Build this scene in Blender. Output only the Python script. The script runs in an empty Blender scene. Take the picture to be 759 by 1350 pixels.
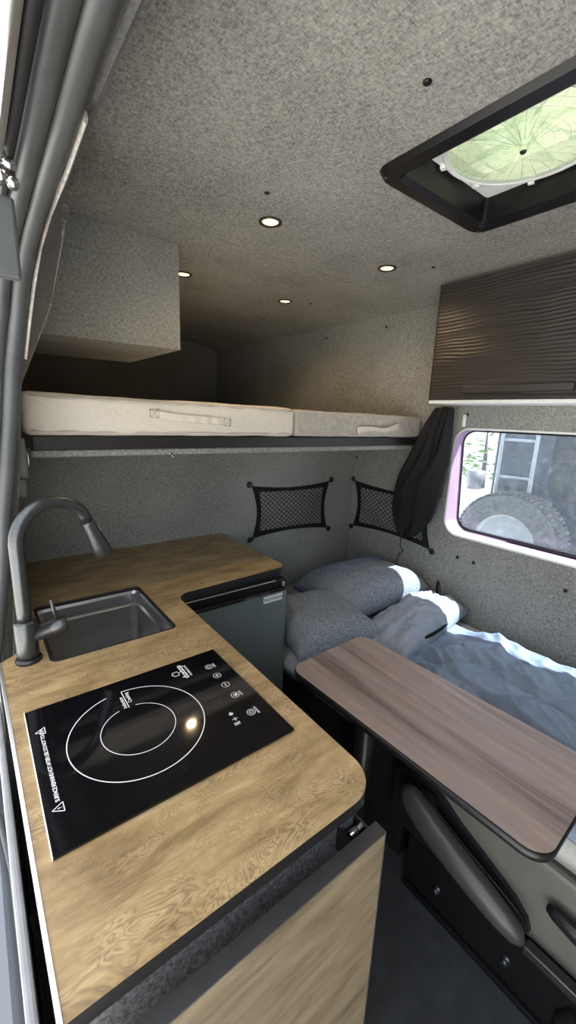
import bpy, bmesh, math, random
from mathutils import Vector, Matrix, noise
R = math.radians
PI = math.pi
random.seed(7)
C = bpy.context.scene.collection

# ------------------------------------------------------------------ materials
def nodemat(name):
    m = bpy.data.materials.new(name); m.use_nodes = True
    nt = m.node_tree; nt.nodes.clear()
    o = nt.nodes.new('ShaderNodeOutputMaterial'); b = nt.nodes.new('ShaderNodeBsdfPrincipled')
    nt.links.new(b.outputs[0], o.inputs[0])
    return m, nt, b
def N(nt, t, **k):
    n = nt.nodes.new(t)
    for a, v in k.items():
        if a.startswith('i_'): n.inputs[a[2:].replace('_', ' ')].default_value = v
        else: setattr(n, a, v)
    return n
def ramp(nt, fac, stops, interp='LINEAR'):
    r = nt.nodes.new('ShaderNodeValToRGB'); r.color_ramp.interpolation = interp
    e = r.color_ramp.elements
    while len(e) < len(stops): e.new(0.5)
    for k, (p, c) in enumerate(stops):
        e[k].position = p; e[k].color = (*c, 1) if len(c) == 3 else c
    nt.links.new(fac, r.inputs[0]); return r.outputs[0]
def coords(nt, scale, rot=(0, 0, 0)):
    tc = nt.nodes.new('ShaderNodeTexCoord'); mp = nt.nodes.new('ShaderNodeMapping')
    mp.inputs['Scale'].default_value = scale; mp.inputs['Rotation'].default_value = rot
    nt.links.new(tc.outputs['Object'], mp.inputs[0]); return mp.outputs[0]
def tex_noise(nt, vec, scale=1, detail=2, rough=.5, dist=0):
    n = nt.nodes.new('ShaderNodeTexNoise')
    n.inputs['Scale'].default_value = scale; n.inputs['Detail'].default_value = detail
    n.inputs['Roughness'].default_value = rough; n.inputs['Distortion'].default_value = dist
    nt.links.new(vec, n.inputs['Vector']); return n.outputs['Fac']
def mathn(nt, op, a, b=None, c=None):
    n = nt.nodes.new('ShaderNodeMath'); n.operation = op
    for i, v in enumerate((a, b, c)):
        if v is None: continue
        if isinstance(v, (int, float)): n.inputs[i].default_value = v
        else: nt.links.new(v, n.inputs[i])
    return n.outputs[0]
def mixc(nt, fac, a, b, mode='MIX'):
    n = nt.nodes.new('ShaderNodeMix'); n.data_type = 'RGBA'; n.blend_type = mode
    for i, v in ((0, fac), (6, a), (7, b)):
        if isinstance(v, (int, float)): n.inputs[i].default_value = v
        elif isinstance(v, tuple): n.inputs[i].default_value = (*v, 1)
        else: nt.links.new(v, n.inputs[i])
    return n.outputs[2]
def bump(nt, bsdf, h, strength=.3, dist=.002):
    n = nt.nodes.new('ShaderNodeBump'); n.inputs['Strength'].default_value = strength
    n.inputs['Distance'].default_value = dist
    nt.links.new(h, n.inputs['Height']); nt.links.new(n.outputs[0], bsdf.inputs['Normal'])

def plain(name, col, rough=.5, metal=0, var=.12, scale=30, spec=.5, coat=0, bmp=0):
    m, nt, b = nodemat(name)
    v = coords(nt, (1, 1, 1)); f = tex_noise(nt, v, scale, 3)
    lo = tuple(c * (1 - var) for c in col); hi = tuple(min(1, c * (1 + var)) for c in col)
    nt.links.new(ramp(nt, f, [(.3, lo), (.7, hi)]), b.inputs['Base Color'])
    b.inputs['Roughness'].default_value = rough; b.inputs['Metallic'].default_value = metal
    b.inputs['Specular IOR Level'].default_value = spec; b.inputs['Coat Weight'].default_value = coat
    if bmp: bump(nt, b, f, bmp)
    return m
def emis(name, col, strength):
    m = bpy.data.materials.new(name); m.use_nodes = True; nt = m.node_tree; nt.nodes.clear()
    o = nt.nodes.new('ShaderNodeOutputMaterial'); e = nt.nodes.new('ShaderNodeEmission')
    e.inputs[0].default_value = (*col, 1); e.inputs[1].default_value = strength
    nt.links.new(e.outputs[0], o.inputs[0]); return m
def fabric(name, lo, hi, s1, s2, s3=None, contrast=.12, bmp=.4, patch=.18):
    """heathered woven cloth: crossed stretched noise threads"""
    m, nt, b = nodemat(name)
    a = tex_noise(nt, coords(nt, s1), 1, 2, .6); c = tex_noise(nt, coords(nt, s2), 1, 2, .6)
    t = mathn(nt, 'ADD', mathn(nt, 'MULTIPLY', a, .5), mathn(nt, 'MULTIPLY', c, .5))
    if s3:
        t = mathn(nt, 'ADD', mathn(nt, 'MULTIPLY', t, .67), mathn(nt, 'MULTIPLY', tex_noise(nt, coords(nt, s3), 1, 2, .6), .33))
    p = tex_noise(nt, coords(nt, (3, 3, 3)), 1, 2)
    t2 = mathn(nt, 'ADD', t, mathn(nt, 'MULTIPLY', mathn(nt, 'SUBTRACT', p, .5), patch))
    col = ramp(nt, t2, [(.5 - contrast, lo), (.5 + contrast, hi)])
    nt.links.new(col, b.inputs['Base Color'])
    b.inputs['Roughness'].default_value = .95; b.inputs['Specular IOR Level'].default_value = .1
    b.inputs['Sheen Weight'].default_value = .1
    bump(nt, b, t, bmp, .003)
    return m

FLO, FHI = (.085, .086, .079), (.43, .43, .40)
M = {}
M['fab_ceiling'] = fabric('fabric ceiling', FLO, FHI, (330, 90, 90), (90, 330, 90), (170, 170, 170), .17, .25)
M['fab_x'] = fabric('fabric on side walls', FLO, FHI, (90, 90, 420), (90, 420, 90), None, .19, .25)
M['fab_y'] = fabric('fabric on cross walls', FLO, FHI, (90, 90, 420), (420, 90, 90), None, .19, .25)
M['fab_pad'] = fabric('grey fabric padding', (.10, .105, .115), (.30, .31, .33), (260, 260, 120), (120, 260, 260), None, .14, .6)
M['black'] = plain('black plastic', (.012, .012, .013), .35)
M['black_matte'] = plain('matte black', (.012, .012, .012), .75, spec=.2)
M['black_gloss'] = plain('glossy black plastic', (.008, .008, .009), .32, spec=.3)
M['rubber'] = plain('grey rubber', (.06, .065, .068), .42, scale=12, var=.15)
M['rubber_dark'] = plain('black rubber', (.01, .01, .011), .6)
M['grey_plastic'] = plain('grey plastic', (.13, .13, .14), .5)
M['white_plastic'] = plain('white plastic', (.82, .84, .82), .4, var=.03)
M['gunmetal'] = plain('gunmetal metal', (.085, .09, .093), .34, .8, scale=200, var=.1)
M['steel'] = plain('steel', (.6, .6, .6), .25, 1, scale=80, var=.05)
M['alu'] = plain('aluminium', (.8, .8, .8), .35, 1, scale=60, var=.05)
M['screw'] = plain('black screw', (.01, .01, .01), .4, .3)
M['leather'] = plain('black vinyl', (.05, .051, .048), .36, scale=400, bmp=.15)
M['seat_grey'] = plain('grey green seat panel', (.125, .125, .108), .45, scale=14, var=.08)
M['charcoal_floor'] = plain('dark vinyl floor', (.06, .064, .068), .5, scale=20, var=.2)
M['cream'] = None

def mat_counter():
    m, nt, b = nodemat('burl oak laminate')
    v = coords(nt, (4.6, 10, 10), (0, 0, R(6)))
    n1 = tex_noise(nt, v, 1.6, 4, .58, .8)
    n2 = tex_noise(nt, coords(nt, (7, 26, 26)), 1, 4, .65, .4)
    s = mathn(nt, 'ADD', mathn(nt, 'MULTIPLY', n1, 23), mathn(nt, 'MULTIPLY', n2, 1.6))
    fr = mathn(nt, 'PINGPONG', s, .5)
    lines = ramp(nt, fr, [(0, (1, 1, 1)), (.14, (.6, .6, .6)), (.38, (.1, .1, .1)), (.5, (0, 0, 0))])
    brk = ramp(nt, tex_noise(nt, coords(nt, (9, 14, 14)), 1.3, 2), [(.36, (0, 0, 0)), (.62, (1, 1, 1))])
    base = ramp(nt, n2, [(.30, (.21, .138, .06)), (.5, (.38, .26, .122)), (.72, (.52, .38, .195))])
    lf = mathn(nt, 'MULTIPLY', mathn(nt, 'MULTIPLY', lines, brk), .68)
    c1 = mixc(nt, lf, base, (.085, .058, .028))
    fine = tex_noise(nt, coords(nt, (40, 330, 330)), 1, 2)
    c2 = mixc(nt, mathn(nt, 'MULTIPLY', ramp(nt, fine, [(.5, (0, 0, 0)), (.7, (1, 1, 1))]), .3), c1, (.2, .14, .075))
    nt.links.new(c2, b.inputs['Base Color'])
    b.inputs['Roughness'].default_value = .38
    bump(nt, b, s, .03, .0005)
    return m
M['counter'] = mat_counter()
def mat_panelwood():
    m, nt, b = nodemat('pale oak laminate')
    n1 = tex_noise(nt, coords(nt, (4, 4, 16), (0, R(-14), 0)), 2.2, 4, .6, .5)
    n2 = tex_noise(nt, coords(nt, (9, 9, 80), (0, R(-14), 0)), 1, 3, .6)
    s = mathn(nt, 'ADD', mathn(nt, 'MULTIPLY', n1, .6), mathn(nt, 'MULTIPLY', n2, .4))
    col = ramp(nt, s, [(.30, (.085, .064, .038)), (.46, (.155, .122, .076)), (.66, (.23, .187, .12))])
    nt.links.new(col, b.inputs['Base Color']); b.inputs['Roughness'].default_value = .5
    return m
M['panelwood'] = mat_panelwood()
def mat_table():
    m, nt, b = nodemat('streaked walnut laminate')
    wob = coords(nt, (17, 1.1, 1))
    n1 = tex_noise(nt, wob, 1, 3, .5, .3)
    n2 = tex_noise(nt, coords(nt, (60, 4, 1)), 1, 3, .6)
    n3 = tex_noise(nt, coords(nt, (9, 6, 1)), 2, 4, .7)
    base = ramp(nt, n2, [(.3, (.30, .215, .175)), (.55, (.42, .315, .265)), (.75, (.52, .41, .36))])
    base = mixc(nt, ramp(nt, n3, [(.35, (0, 0, 0)), (.7, (1, 1, 1))]), base, (.35, .29, .275))
    st = ramp(nt, n1, [(.36, (1, 1, 1)), (.42, (.45, .45, .45)), (.50, (0, 0, 0))])
    c = mixc(nt, mathn(nt, 'MULTIPLY', st, .75), base, (.12, .085, .075))
    nt.links.new(c, b.inputs['Base Color']); b.inputs['Roughness'].default_value = .4
    return m
M['table'] = mat_table()
def mat_cloth(name, lo, hi, rough=.8, scale=(160, 160, 160), bmp=.15, spec=.2):
    m, nt, b = nodemat(name)
    f = tex_noise(nt, coords(nt, scale), 1, 3, .6)
    nt.links.new(ramp(nt, f, [(.35, lo), (.65, hi)]), b.inputs['Base Color'])
    b.inputs['Roughness'].default_value = rough; b.inputs['Specular IOR Level'].default_value = spec
    bump(nt, b, f, bmp, .001)
    return m
M['pillow'] = mat_cloth('heathered blue grey cotton', (.13, .15, .175), (.29, .325, .365), .9, (60, 300, 300), .2)
M['quilt'] = mat_cloth('slate blue nylon', (.17, .22, .30), (.21, .265, .355), .42, (12, 12, 12), 0, .4)
M['quilt_lining'] = mat_cloth('grey quilt lining', (.25, .285, .34), (.31, .345, .40), .6, (20, 20, 20), 0, .3)
M['sheet'] = mat_cloth('pale grey bed sheet', (.42, .42, .41), (.50, .50, .49), .85, (200, 200, 200), .1)
M['black_cloth'] = mat_cloth('black cloth', (.008, .008, .008), (.018, .018, .019), .85, (300, 300, 300), .3)
M['mesh_black'] = mat_cloth('black mesh cloth', (.008, .008, .009), (.024, .024, .026), .8, (400, 400, 400), .5)
def mat_satin():
    m, nt, b = nodemat('cream damask ticking')
    f = tex_noise(nt, coords(nt, (22, 22, 30)), 1, 3, .55, 1.5)
    l = ramp(nt, mathn(nt, 'PINGPONG', mathn(nt, 'MULTIPLY', f, 9), .5), [(0, (1, 1, 1)), (.25, (0, 0, 0))])
    c = mixc(nt, mathn(nt, 'MULTIPLY', l, .45), (.66, .61, .52), (.50, .46, .39))
    nt.links.new(c, b.inputs['Base Color']); b.inputs['Roughness'].default_value = .6
    return m
M['cream'] = mat_satin()
M['grey_ticking'] = mat_cloth('grey beige ticking', (.36, .335, .29), (.46, .43, .38), .7, (40, 40, 40), .1)
M['piping'] = plain('pale piping', (.45, .42, .37), .7)
M['handle_cloth'] = mat_cloth('pale cotton strap', (.55, .50, .42), (.66, .61, .53), .8, (120, 120, 120), .1)
M['board'] = plain('dark brown board', (.013, .0105, .010), .45, scale=50, var=.25)
def mat_ribbed():
    m, nt, b = nodemat('espresso ribbed laminate')
    f = tex_noise(nt, coords(nt, (10, 3, 60)), 1, 2)
    nt.links.new(ramp(nt, f, [(.3, (.024, .020, .0175)), (.7, (.038, .032, .028))]), b.inputs['Base Color'])
    b.inputs['Roughness'].default_value = .42
    return m
M['ribbed'] = mat_ribbed()
M['ribbed_handle'] = plain('espresso handle', (.045, .04, .037), .35)
M['fridge'] = plain('slate grey fridge door', (.17, .20, .20), .32, .2, scale=6, var=.06)
M['label_white'] = plain('white badge', (.78, .8, .82), .35, var=.02)
M['ink'] = plain('dark print', (.03, .035, .05), .5, var=.02)
M['print_white'] = plain('white print', (.80, .80, .80), .6, var=.02)
M['cook_glass'] = plain('black ceramic glass', (.004, .004, .005), .06, var=.05)
def mat_basin():
    m, nt, b = nodemat('brushed stainless')
    f = tex_noise(nt, coords(nt, (14, 300, 300)), 1, 2)
    nt.links.new(ramp(nt, f, [(.3, (.42, .42, .42)), (.7, (.56, .56, .56))]), b.inputs['Base Color'])
    b.inputs['Metallic'].default_value = 1; b.inputs['Roughness'].default_value = .36
    bump(nt, b, f, .08, .0005)
    return m
M['basin'] = mat_basin()
M['lilac'] = plain('lilac anodised frame', (.36, .25, .38), .45, .1, scale=9, var=.1)
M['lamp'] = emis('warm lamp lens', (1, .62, .24), 1.6)
def mat_glass(name, tint, dust=.10, dustscale=60, rough=.02):
    m = bpy.data.materials.new(name); m.use_nodes = True; nt = m.node_tree; nt.nodes.clear()
    o = nt.nodes.new('ShaderNodeOutputMaterial')
    t = nt.nodes.new('ShaderNodeBsdfTransparent'); t.inputs[0].default_value = (*tint, 1)
    g = nt.nodes.new('ShaderNodeBsdfGlossy'); g.inputs['Roughness'].default_value = rough
    d = nt.nodes.new('ShaderNodeBsdfDiffuse'); d.inputs[0].default_value = (.75, .78, .82, 1)
    tl = nt.nodes.new('ShaderNodeBsdfTranslucent'); tl.inputs[0].default_value = (.75, .80, .86, 1)
    ad = nt.nodes.new('ShaderNodeMixShader'); ad.inputs[0].default_value = .5
    nt.links.new(d.outputs[0], ad.inputs[1]); nt.links.new(tl.outputs[0], ad.inputs[2])
    lw = nt.nodes.new('ShaderNodeLayerWeight'); lw.inputs[0].default_value = .5
    m1 = nt.nodes.new('ShaderNodeMixShader'); nt.links.new(mathn(nt, 'ADD', mathn(nt, 'MULTIPLY', mathn(nt, 'POWER', lw.outputs['Facing'], 5), .5), .03), m1.inputs[0])
    nt.links.new(t.outputs[0], m1.inputs[1]); nt.links.new(g.outputs[0], m1.inputs[2])
    m2 = nt.nodes.new('ShaderNodeMixShader')
    f = tex_noise(nt, coords(nt, (1, 1, 1)), dustscale, 5, .7)
    df = ramp(nt, f, [(.40, (dust * .6,) * 3), (.60, (dust,) * 3), (.72, (min(1, dust * 2.6),) * 3)])
    nt.links.new(df, m2.inputs[0]); nt.links.new(m1.outputs[0], m2.inputs[1]); nt.links.new(ad.outputs[0], m2.inputs[2])
    nt.links.new(m2.outputs[0], o.inputs[0]); return m
M['window_glass'] = mat_glass('dusty window glass', (.86, .93, 1), .05, 38)
def mat_lid():
    m = bpy.data.materials.new('translucent vent lid'); m.use_nodes = True; nt = m.node_tree; nt.nodes.clear()
    o = nt.nodes.new('ShaderNodeOutputMaterial')
    t = nt.nodes.new('ShaderNodeBsdfTranslucent'); t.inputs[0].default_value = (.125, .14, .095, 1)
    d = nt.nodes.new('ShaderNodeBsdfDiffuse'); d.inputs[0].default_value = (.72, .76, .62, 1)
    mx = nt.nodes.new('ShaderNodeMixShader'); mx.inputs[0].default_value = .3
    nt.links.new(t.outputs[0], mx.inputs[1]); nt.links.new(d.outputs[0], mx.inputs[2])
    nt.links.new(mx.outputs[0], o.inputs[0]); return m
M['lid'] = mat_lid()
M['clear'] = mat_glass('clear fan plastic', (.95, .98, .95), .05, 30)
M['paint'] = plain('dark slate car paint', (.03, .05, .08), .25, scale=3, var=.2, coat=.5)
M['paint_blue'] = plain('grey blue body paint', (.13, .145, .165), .2, .2, scale=4, var=.1, coat=.6)
M['dark_glass'] = plain('tinted rear glass', (.02, .03, .04), .08)
M['tyre'] = plain('dusty tyre rubber', (.085, .09, .095), .8, scale=60, var=.3)
M['rim'] = plain('grey wheel rim', (.36, .39, .42), .4, .3, scale=20)
M['render_wall'] = plain('white rendered wall', (.8, .79, .76), .9, scale=4, var=.05)
M['concrete'] = plain('pale concrete', (.62, .61, .58), .9, scale=2, var=.12)
M['leaf'] = plain('green leaves', (.16, .24, .08), .6, scale=14, var=.4)
M['body_white'] = plain('white van body', (.75, .75, .75), .35, scale=4, var=.03)

# ------------------------------------------------------------------ mesh helpers
def finish(bm):
    bmesh.ops.recalc_face_normals(bm, faces=bm.faces[:]); return bm
def box(bm, x0, x1, y0, y1, z0, z1, bevel=0, seg=2, mat=0, M4=None):
    vs = [bm.verts.new(Vector(p)) for p in ((x0, y0, z0), (x1, y0, z0), (x1, y1, z0), (x0, y1, z0), (x0, y0, z1), (x1, y0, z1), (x1, y1, z1), (x0, y1, z1))]
    fs = [bm.faces.new([vs[i] for i in f]) for f in ((3, 2, 1, 0), (4, 5, 6, 7), (0, 1, 5, 4), (1, 2, 6, 5), (2, 3, 7, 6), (3, 0, 4, 7))]
    for f in fs: f.material_index = mat
    if bevel:
        es = list({e for f in fs for e in f.edges})
        r = bmesh.ops.bevel(bm, geom=es, offset=bevel, segments=seg, affect='EDGES', profile=.5)
        vs = list({v for f in r['faces'] for v in f.verts} | {v for v in vs if v.is_valid})
        for f in r['faces']: f.material_index = mat
    if M4 is not None:
        for v in vs: v.co = M4 @ v.co
    return vs
def frame_at(t, up=Vector((0, 0, 1))):
    t = t.normalized()
    if abs(t.dot(up)) > .98: up = Vector((0, 1, 0))
    s = t.cross(up).normalized(); u = s.cross(t).normalized()
    return s, u
def tube(bm, pts, r, n=12, closed=False, caps=True, ry=None, up=Vector((0, 0, 1)), mat=0):
    """swept ellipse; r (and ry) may be lists"""
    pts = [Vector(p) for p in pts]; k = len(pts); rings = []
    prev = None
    for i, p in enumerate(pts):
        a = pts[i - 1] if (i > 0 or closed) else p; b = pts[(i + 1) % k] if (i < k - 1 or closed) else p
        t = (b - a)
        if t.length < 1e-9: t = Vector((0, 0, 1))
        t.normalize()
        if prev is None: s, u = frame_at(t, up)
        else:
            s = prev[0] - t * prev[0].dot(t)
            s = s.normalized() if s.length > 1e-6 else frame_at(t, up)[0]
            u = s.cross(t).normalized()
        prev = (s, u)
        rx = r[i] if isinstance(r, (list, tuple)) else r
        rr = rx if ry is None else (ry[i] if isinstance(ry, (list, tuple)) else ry)
        rings.append([bm.verts.new(p + s * math.cos(2 * PI * j / n) * rx + u * math.sin(2 * PI * j / n) * rr) for j in range(n)])
    for i in range(k if closed else k - 1):
        a, b = rings[i], rings[(i + 1) % k]
        for j in range(n):
            f = bm.faces.new((a[j], a[(j + 1) % n], b[(j + 1) % n], b[j])); f.smooth = True; f.material_index = mat
    if caps and not closed:
        for q in (rings[0][::-1], rings[-1]):
            f = bm.faces.new(q); f.material_index = mat
def lathe(bm, prof, center, axis='Z', n=32, mat=0, M4=None, closed=False):
    """prof: list of (radius, height)"""
    c = Vector(center); rings = []
    for r, h in prof:
        ring = []
        for j in range(n):
            a = 2 * PI * j / n; x, y = r * math.cos(a), r * math.sin(a)
            v = {'Z': Vector((x, y, h)), 'X': Vector((h, x, y)), 'Y': Vector((y, h, x))}[axis]
            if M4 is not None: v = M4 @ v
            ring.append(bm.verts.new(c + v))
        rings.append(ring)
    m = len(rings)
    for i in range(m if closed else m - 1):
        a, b = rings[i], rings[(i + 1) % m]
        for j in range(n):
            f = bm.faces.new((a[j], a[(j + 1) % n], b[(j + 1) % n], b[j])); f.smooth = True; f.material_index = mat
    if not closed:
        for ring, (r, h) in ((rings[0][::-1], prof[0]), (rings[-1], prof[-1])):
            if r > 1e-5:
                f = bm.faces.new(ring); f.material_index = mat
def rrect(x0, x1, y0, y1, r, n=6):
    pts = []
    for cx, cy, a0 in ((x1 - r, y0 + r, -90), (x1 - r, y1 - r, 0), (x0 + r, y1 - r, 90), (x0 + r, y0 + r, 180)):
        for i in range(n + 1):
            a = R(a0 + 90 * i / n); pts.append((cx + r * math.cos(a), cy + r * math.sin(a)))
    return pts
def plate(bm, outer, holes, h0, h1, plane='XY', mats=(0, 0)):
    """polygon with holes, extruded h0..h1 along the plane's normal. mats = (face, side)"""
    def P(u, v, h): return {'XY': Vector((u, v, h)), 'YZ': Vector((h, u, v)), 'XZ': Vector((u, h, v))}[plane]
    es = []; nb = len(bm.faces)
    loops = []
    for loop in [outer] + list(holes):
        vs = [bm.verts.new(P(u, v, h1)) for u, v in loop]; loops.append(vs)
        for i in range(len(vs)): es.append(bm.edges.new((vs[i], vs[(i + 1) % len(vs)])))
    r = bmesh.ops.triangle_fill(bm, use_beauty=True, use_dissolve=False, edges=es)
    fs = [g for g in r['geom'] if isinstance(g, bmesh.types.BMFace)]
    for f in fs: f.material_index = mats[0]
    for f in fs:
        pass
    low = {}
    for vs, loop in zip(loops, [outer] + list(holes)):
        for v, (a, b) in zip(vs, loop): low[v] = bm.verts.new(P(a, b, h0))
    for f in list(fs):
        nf = bm.faces.new([low[v] for v in f.verts][::-1]); nf.material_index = mats[0]
    for vs in loops:
        for i in range(len(vs)):
            a, b = vs[i], vs[(i + 1) % len(vs)]
            f = bm.faces.new((a, b, low[b], low[a])); f.material_index = mats[1]
def grid(bm, nu, nv, fn, mat=0, smooth=True):
    vs = [[bm.verts.new(Vector(fn(i / nu, j / nv))) for j in range(nv + 1)] for i in range(nu + 1)]
    for i in range(nu):
        for j in range(nv):
            f = bm.faces.new((vs[i][j], vs[i + 1][j], vs[i + 1][j + 1], vs[i][j + 1])); f.smooth = smooth; f.material_index = mat
    return vs
def solid_grid(bm, nu, nv, fn, thick=(0, 0, -.01), mat=0):
    """grid surface with a copy offset by thick and closed rim"""
    t = Vector(thick)
    a = grid(bm, nu, nv, fn, mat); b = grid(bm, nu, nv, lambda u, v: Vector(fn(u, v)) + t, mat)
    ra = [a[i][0] for i in range(nu)] + [a[nu][j] for j in range(nv)] + [a[i][nv] for i in range(nu, 0, -1)] + [a[0][j] for j in range(nv, 0, -1)]
    rb = [b[i][0] for i in range(nu)] + [b[nu][j] for j in range(nv)] + [b[i][nv] for i in range(nu, 0, -1)] + [b[0][j] for j in range(nv, 0, -1)]
    for i in range(len(ra)):
        k = (i + 1) % len(ra); f = bm.faces.new((ra[i], ra[k], rb[k], rb[i])); f.smooth = True; f.material_index = mat
def nz(x, y, z, s=1.0): return noise.noise(Vector((x * s, y * s, z * s)))

ORG = {}
def link(name, bm, mats, parent=None, origin=None, recalc=True):
    if recalc: bmesh.ops.recalc_face_normals(bm, faces=bm.faces[:])
    if parent is not None: org = ORG[parent.name]
    else: org = Vector(origin) if origin is not None else Vector((0, 0, 0))
    for v in bm.verts: v.co -= org
    me = bpy.data.meshes.new(name); bm.to_mesh(me); bm.free()
    for m in (mats if isinstance(mats, (list, tuple)) else [mats]): me.materials.append(m)
    o = bpy.data.objects.new(name, me); C.objects.link(o)
    ORG[o.name] = org
    if parent is not None: o.parent = parent
    else: o.location = org
    return o
def tag(o, label=None, cat=None, group=None, kind=None):
    if label: o['label'] = label
    if cat: o['category'] = cat
    if group: o['group'] = group
    if kind: o['kind'] = kind
    return o
def thing(name, label, cat, loc, group=None):
    o = bpy.data.objects.new(name, None); o.empty_display_size = .05; C.objects.link(o)
    o.location = loc; ORG[o.name] = Vector(loc)
    return tag(o, label, cat, group)
def structure(name, bm, mats, parent=None):
    o = link(name, bm, mats, parent); o['kind'] = 'structure'; return o
def copy_tree(o, loc, label=None, parent=None):
    c = o.copy(); C.objects.link(c)
    if parent is None: c.location = loc
    else: c.parent = parent
    if label: c['label'] = label
    for ch in list(o.children): copy_tree(ch, None, None, c)
    return c
def BM(): return bmesh.new()
def text_mesh(bm, body, size, origin, xdir, ydir, lift=.0004, align='LEFT', space=1.0, bold=0):
    cu = bpy.data.curves.new('lettering', 'FONT'); cu.body = body; cu.size = size; cu.align_x = align
    cu.space_character = space; cu.offset = bold
    ob = bpy.data.objects.new('lettering', cu); C.objects.link(ob)
    dg = bpy.context.evaluated_depsgraph_get(); dg.update()
    me = bpy.data.meshes.new_from_object(ob.evaluated_get(dg))
    x, y = Vector(xdir).normalized(), Vector(ydir).normalized(); z = x.cross(y); o = Vector(origin)
    mp = [bm.verts.new(o + x * v.co.x + y * v.co.y + z * lift) for v in me.vertices]
    for p in me.polygons:
        try: bm.faces.new([mp[i] for i in p.vertices])
        except ValueError: pass
    bpy.data.objects.remove(ob); bpy.data.curves.remove(cu); bpy.data.meshes.remove(me)

# ------------------------------------------------------------------ camera
CAM = Vector((0, 0, 1.43))
sc = bpy.context.scene
cam = bpy.data.cameras.new('camera'); co = bpy.data.objects.new('camera', cam); C.objects.link(co)
cam.sensor_fit = 'VERTICAL'; cam.sensor_height = 24; cam.lens = 540.561 / 1350 * 24; cam.clip_start = .01
yaw, pitch, roll = 0.66199016, 0.22570465, 0.03958583
fwd = Vector((math.sin(yaw) * math.cos(pitch), math.cos(yaw) * math.cos(pitch), -math.sin(pitch)))
rgt = Vector((math.cos(yaw), -math.sin(yaw), 0)); upv = rgt.cross(fwd)
r2 = rgt * math.cos(roll) + upv * math.sin(roll); u2 = -rgt * math.sin(roll) + upv * math.cos(roll)
mw = Matrix((r2, u2, -fwd)).transposed().to_4x4(); mw.translation = CAM
co.matrix_world = mw; sc.camera = co

# ------------------------------------------------------------------ the setting
XW, YB, ZC, ZG = 1.797, 1.69, 2.015, -.55
FANX, FANY = (.89, 1.26), (.375, .745)
# floor
bm = BM(); box(bm, .0, XW, -1.3, 3.4, -.03, 0); structure('floor', bm, M['charcoal_floor'])
# ceiling (hole for the fan), with the cross seam as a narrow groove between two panels
bm = BM(); plate(bm, [(.24, -1.3), (XW + .02, -1.3), (XW + .02, 1.406), (.24, 1.406)], [rrect(.868, 1.287, .35, .772, .02)], ZC, ZC + .02)
box(bm, .24, XW + .02, 1.4095, 3.42, ZC, ZC + .02)
box(bm, .24, XW + .02, 1.38, 1.44, ZC + .0205, ZC + .03)
plate(bm, [(1.52, ZC + .004), (1.52, ZC - .0005), (1.62, 2.003), (1.72, 1.988), (XW, 1.966), (XW + .02, 1.966), (XW + .02, ZC + .004)], [], -1.3, 3.4, 'XZ')
structure('ceiling', bm, M['fab_ceiling'])
# roof skin above
bm = BM(); plate(bm, [(.1, -1.3), (XW + .05, -1.3), (XW + .05, 3.45), (.1, 3.45)], [rrect(.866, 1.289, .348, .774, .02)], ZC + .045, ZC + .06)
structure('roof', bm, M['body_white'])
# driver side wall with the window opening
WY, WZ = (-.12, 1.062), (.915, 1.412)
bm = BM(); plate(bm, [(-1.3, 0), (3.42, 0), (3.42, ZC), (-1.3, ZC)], [rrect(*WY, *WZ, .07, 8)], XW, XW + .02, 'YZ')
structure('wall_right', bm, M['fab_x'])
# bulkhead below the raised bed, rear wall above it
bm = BM(); box(bm, .1, XW, YB, YB + .03, 0, 1.295); structure('wall_back', bm, M['fab_y'])
bm = BM(); box(bm, .1, XW, 3.4, 3.43, 0, ZC); structure('wall_rear', bm, M['fab_y'])
# passenger side wall behind the door opening: leans inward with height
PL = [(-.0, 0), (.02, .7), (.05, 1.0), (.085, 1.27), (.108, 1.48), (.178, 1.65), (.225, 1.84), (.27, ZC)]
def slab(bm, pts, y0, y1, t=.025):
    o = [(x - t, z) for x, z in pts]
    plate(bm, pts + o[::-1], [], y0, y1, 'XZ')
bm = BM(); slab(bm, PL, 1.13, 3.4); structure('wall_left', bm, M['fab_x'])
bm = BM(); box(bm, .0, .025, -1.3, -.85, 0, ZC); structure('light_block_left', bm, M['fab_x'])  # unseen, added to shut out light ahead of the door opening
bm = BM(); box(bm, .0, XW + .02, -1.33, -1.30, 0, ZC); structure('light_block_front', bm, M['fab_y'])  # unseen partition added across the cab to keep front light off the bulkhead
# header above the door opening
bm = BM(); slab(bm, [(.165, 1.79), (.185, 1.86), (.215, 1.95), (.27, ZC)], -1.3, 1.13); structure('trim_1', bm, plain('grey felt header', (.13, .13, .123), .95, scale=180, var=.25))
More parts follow.
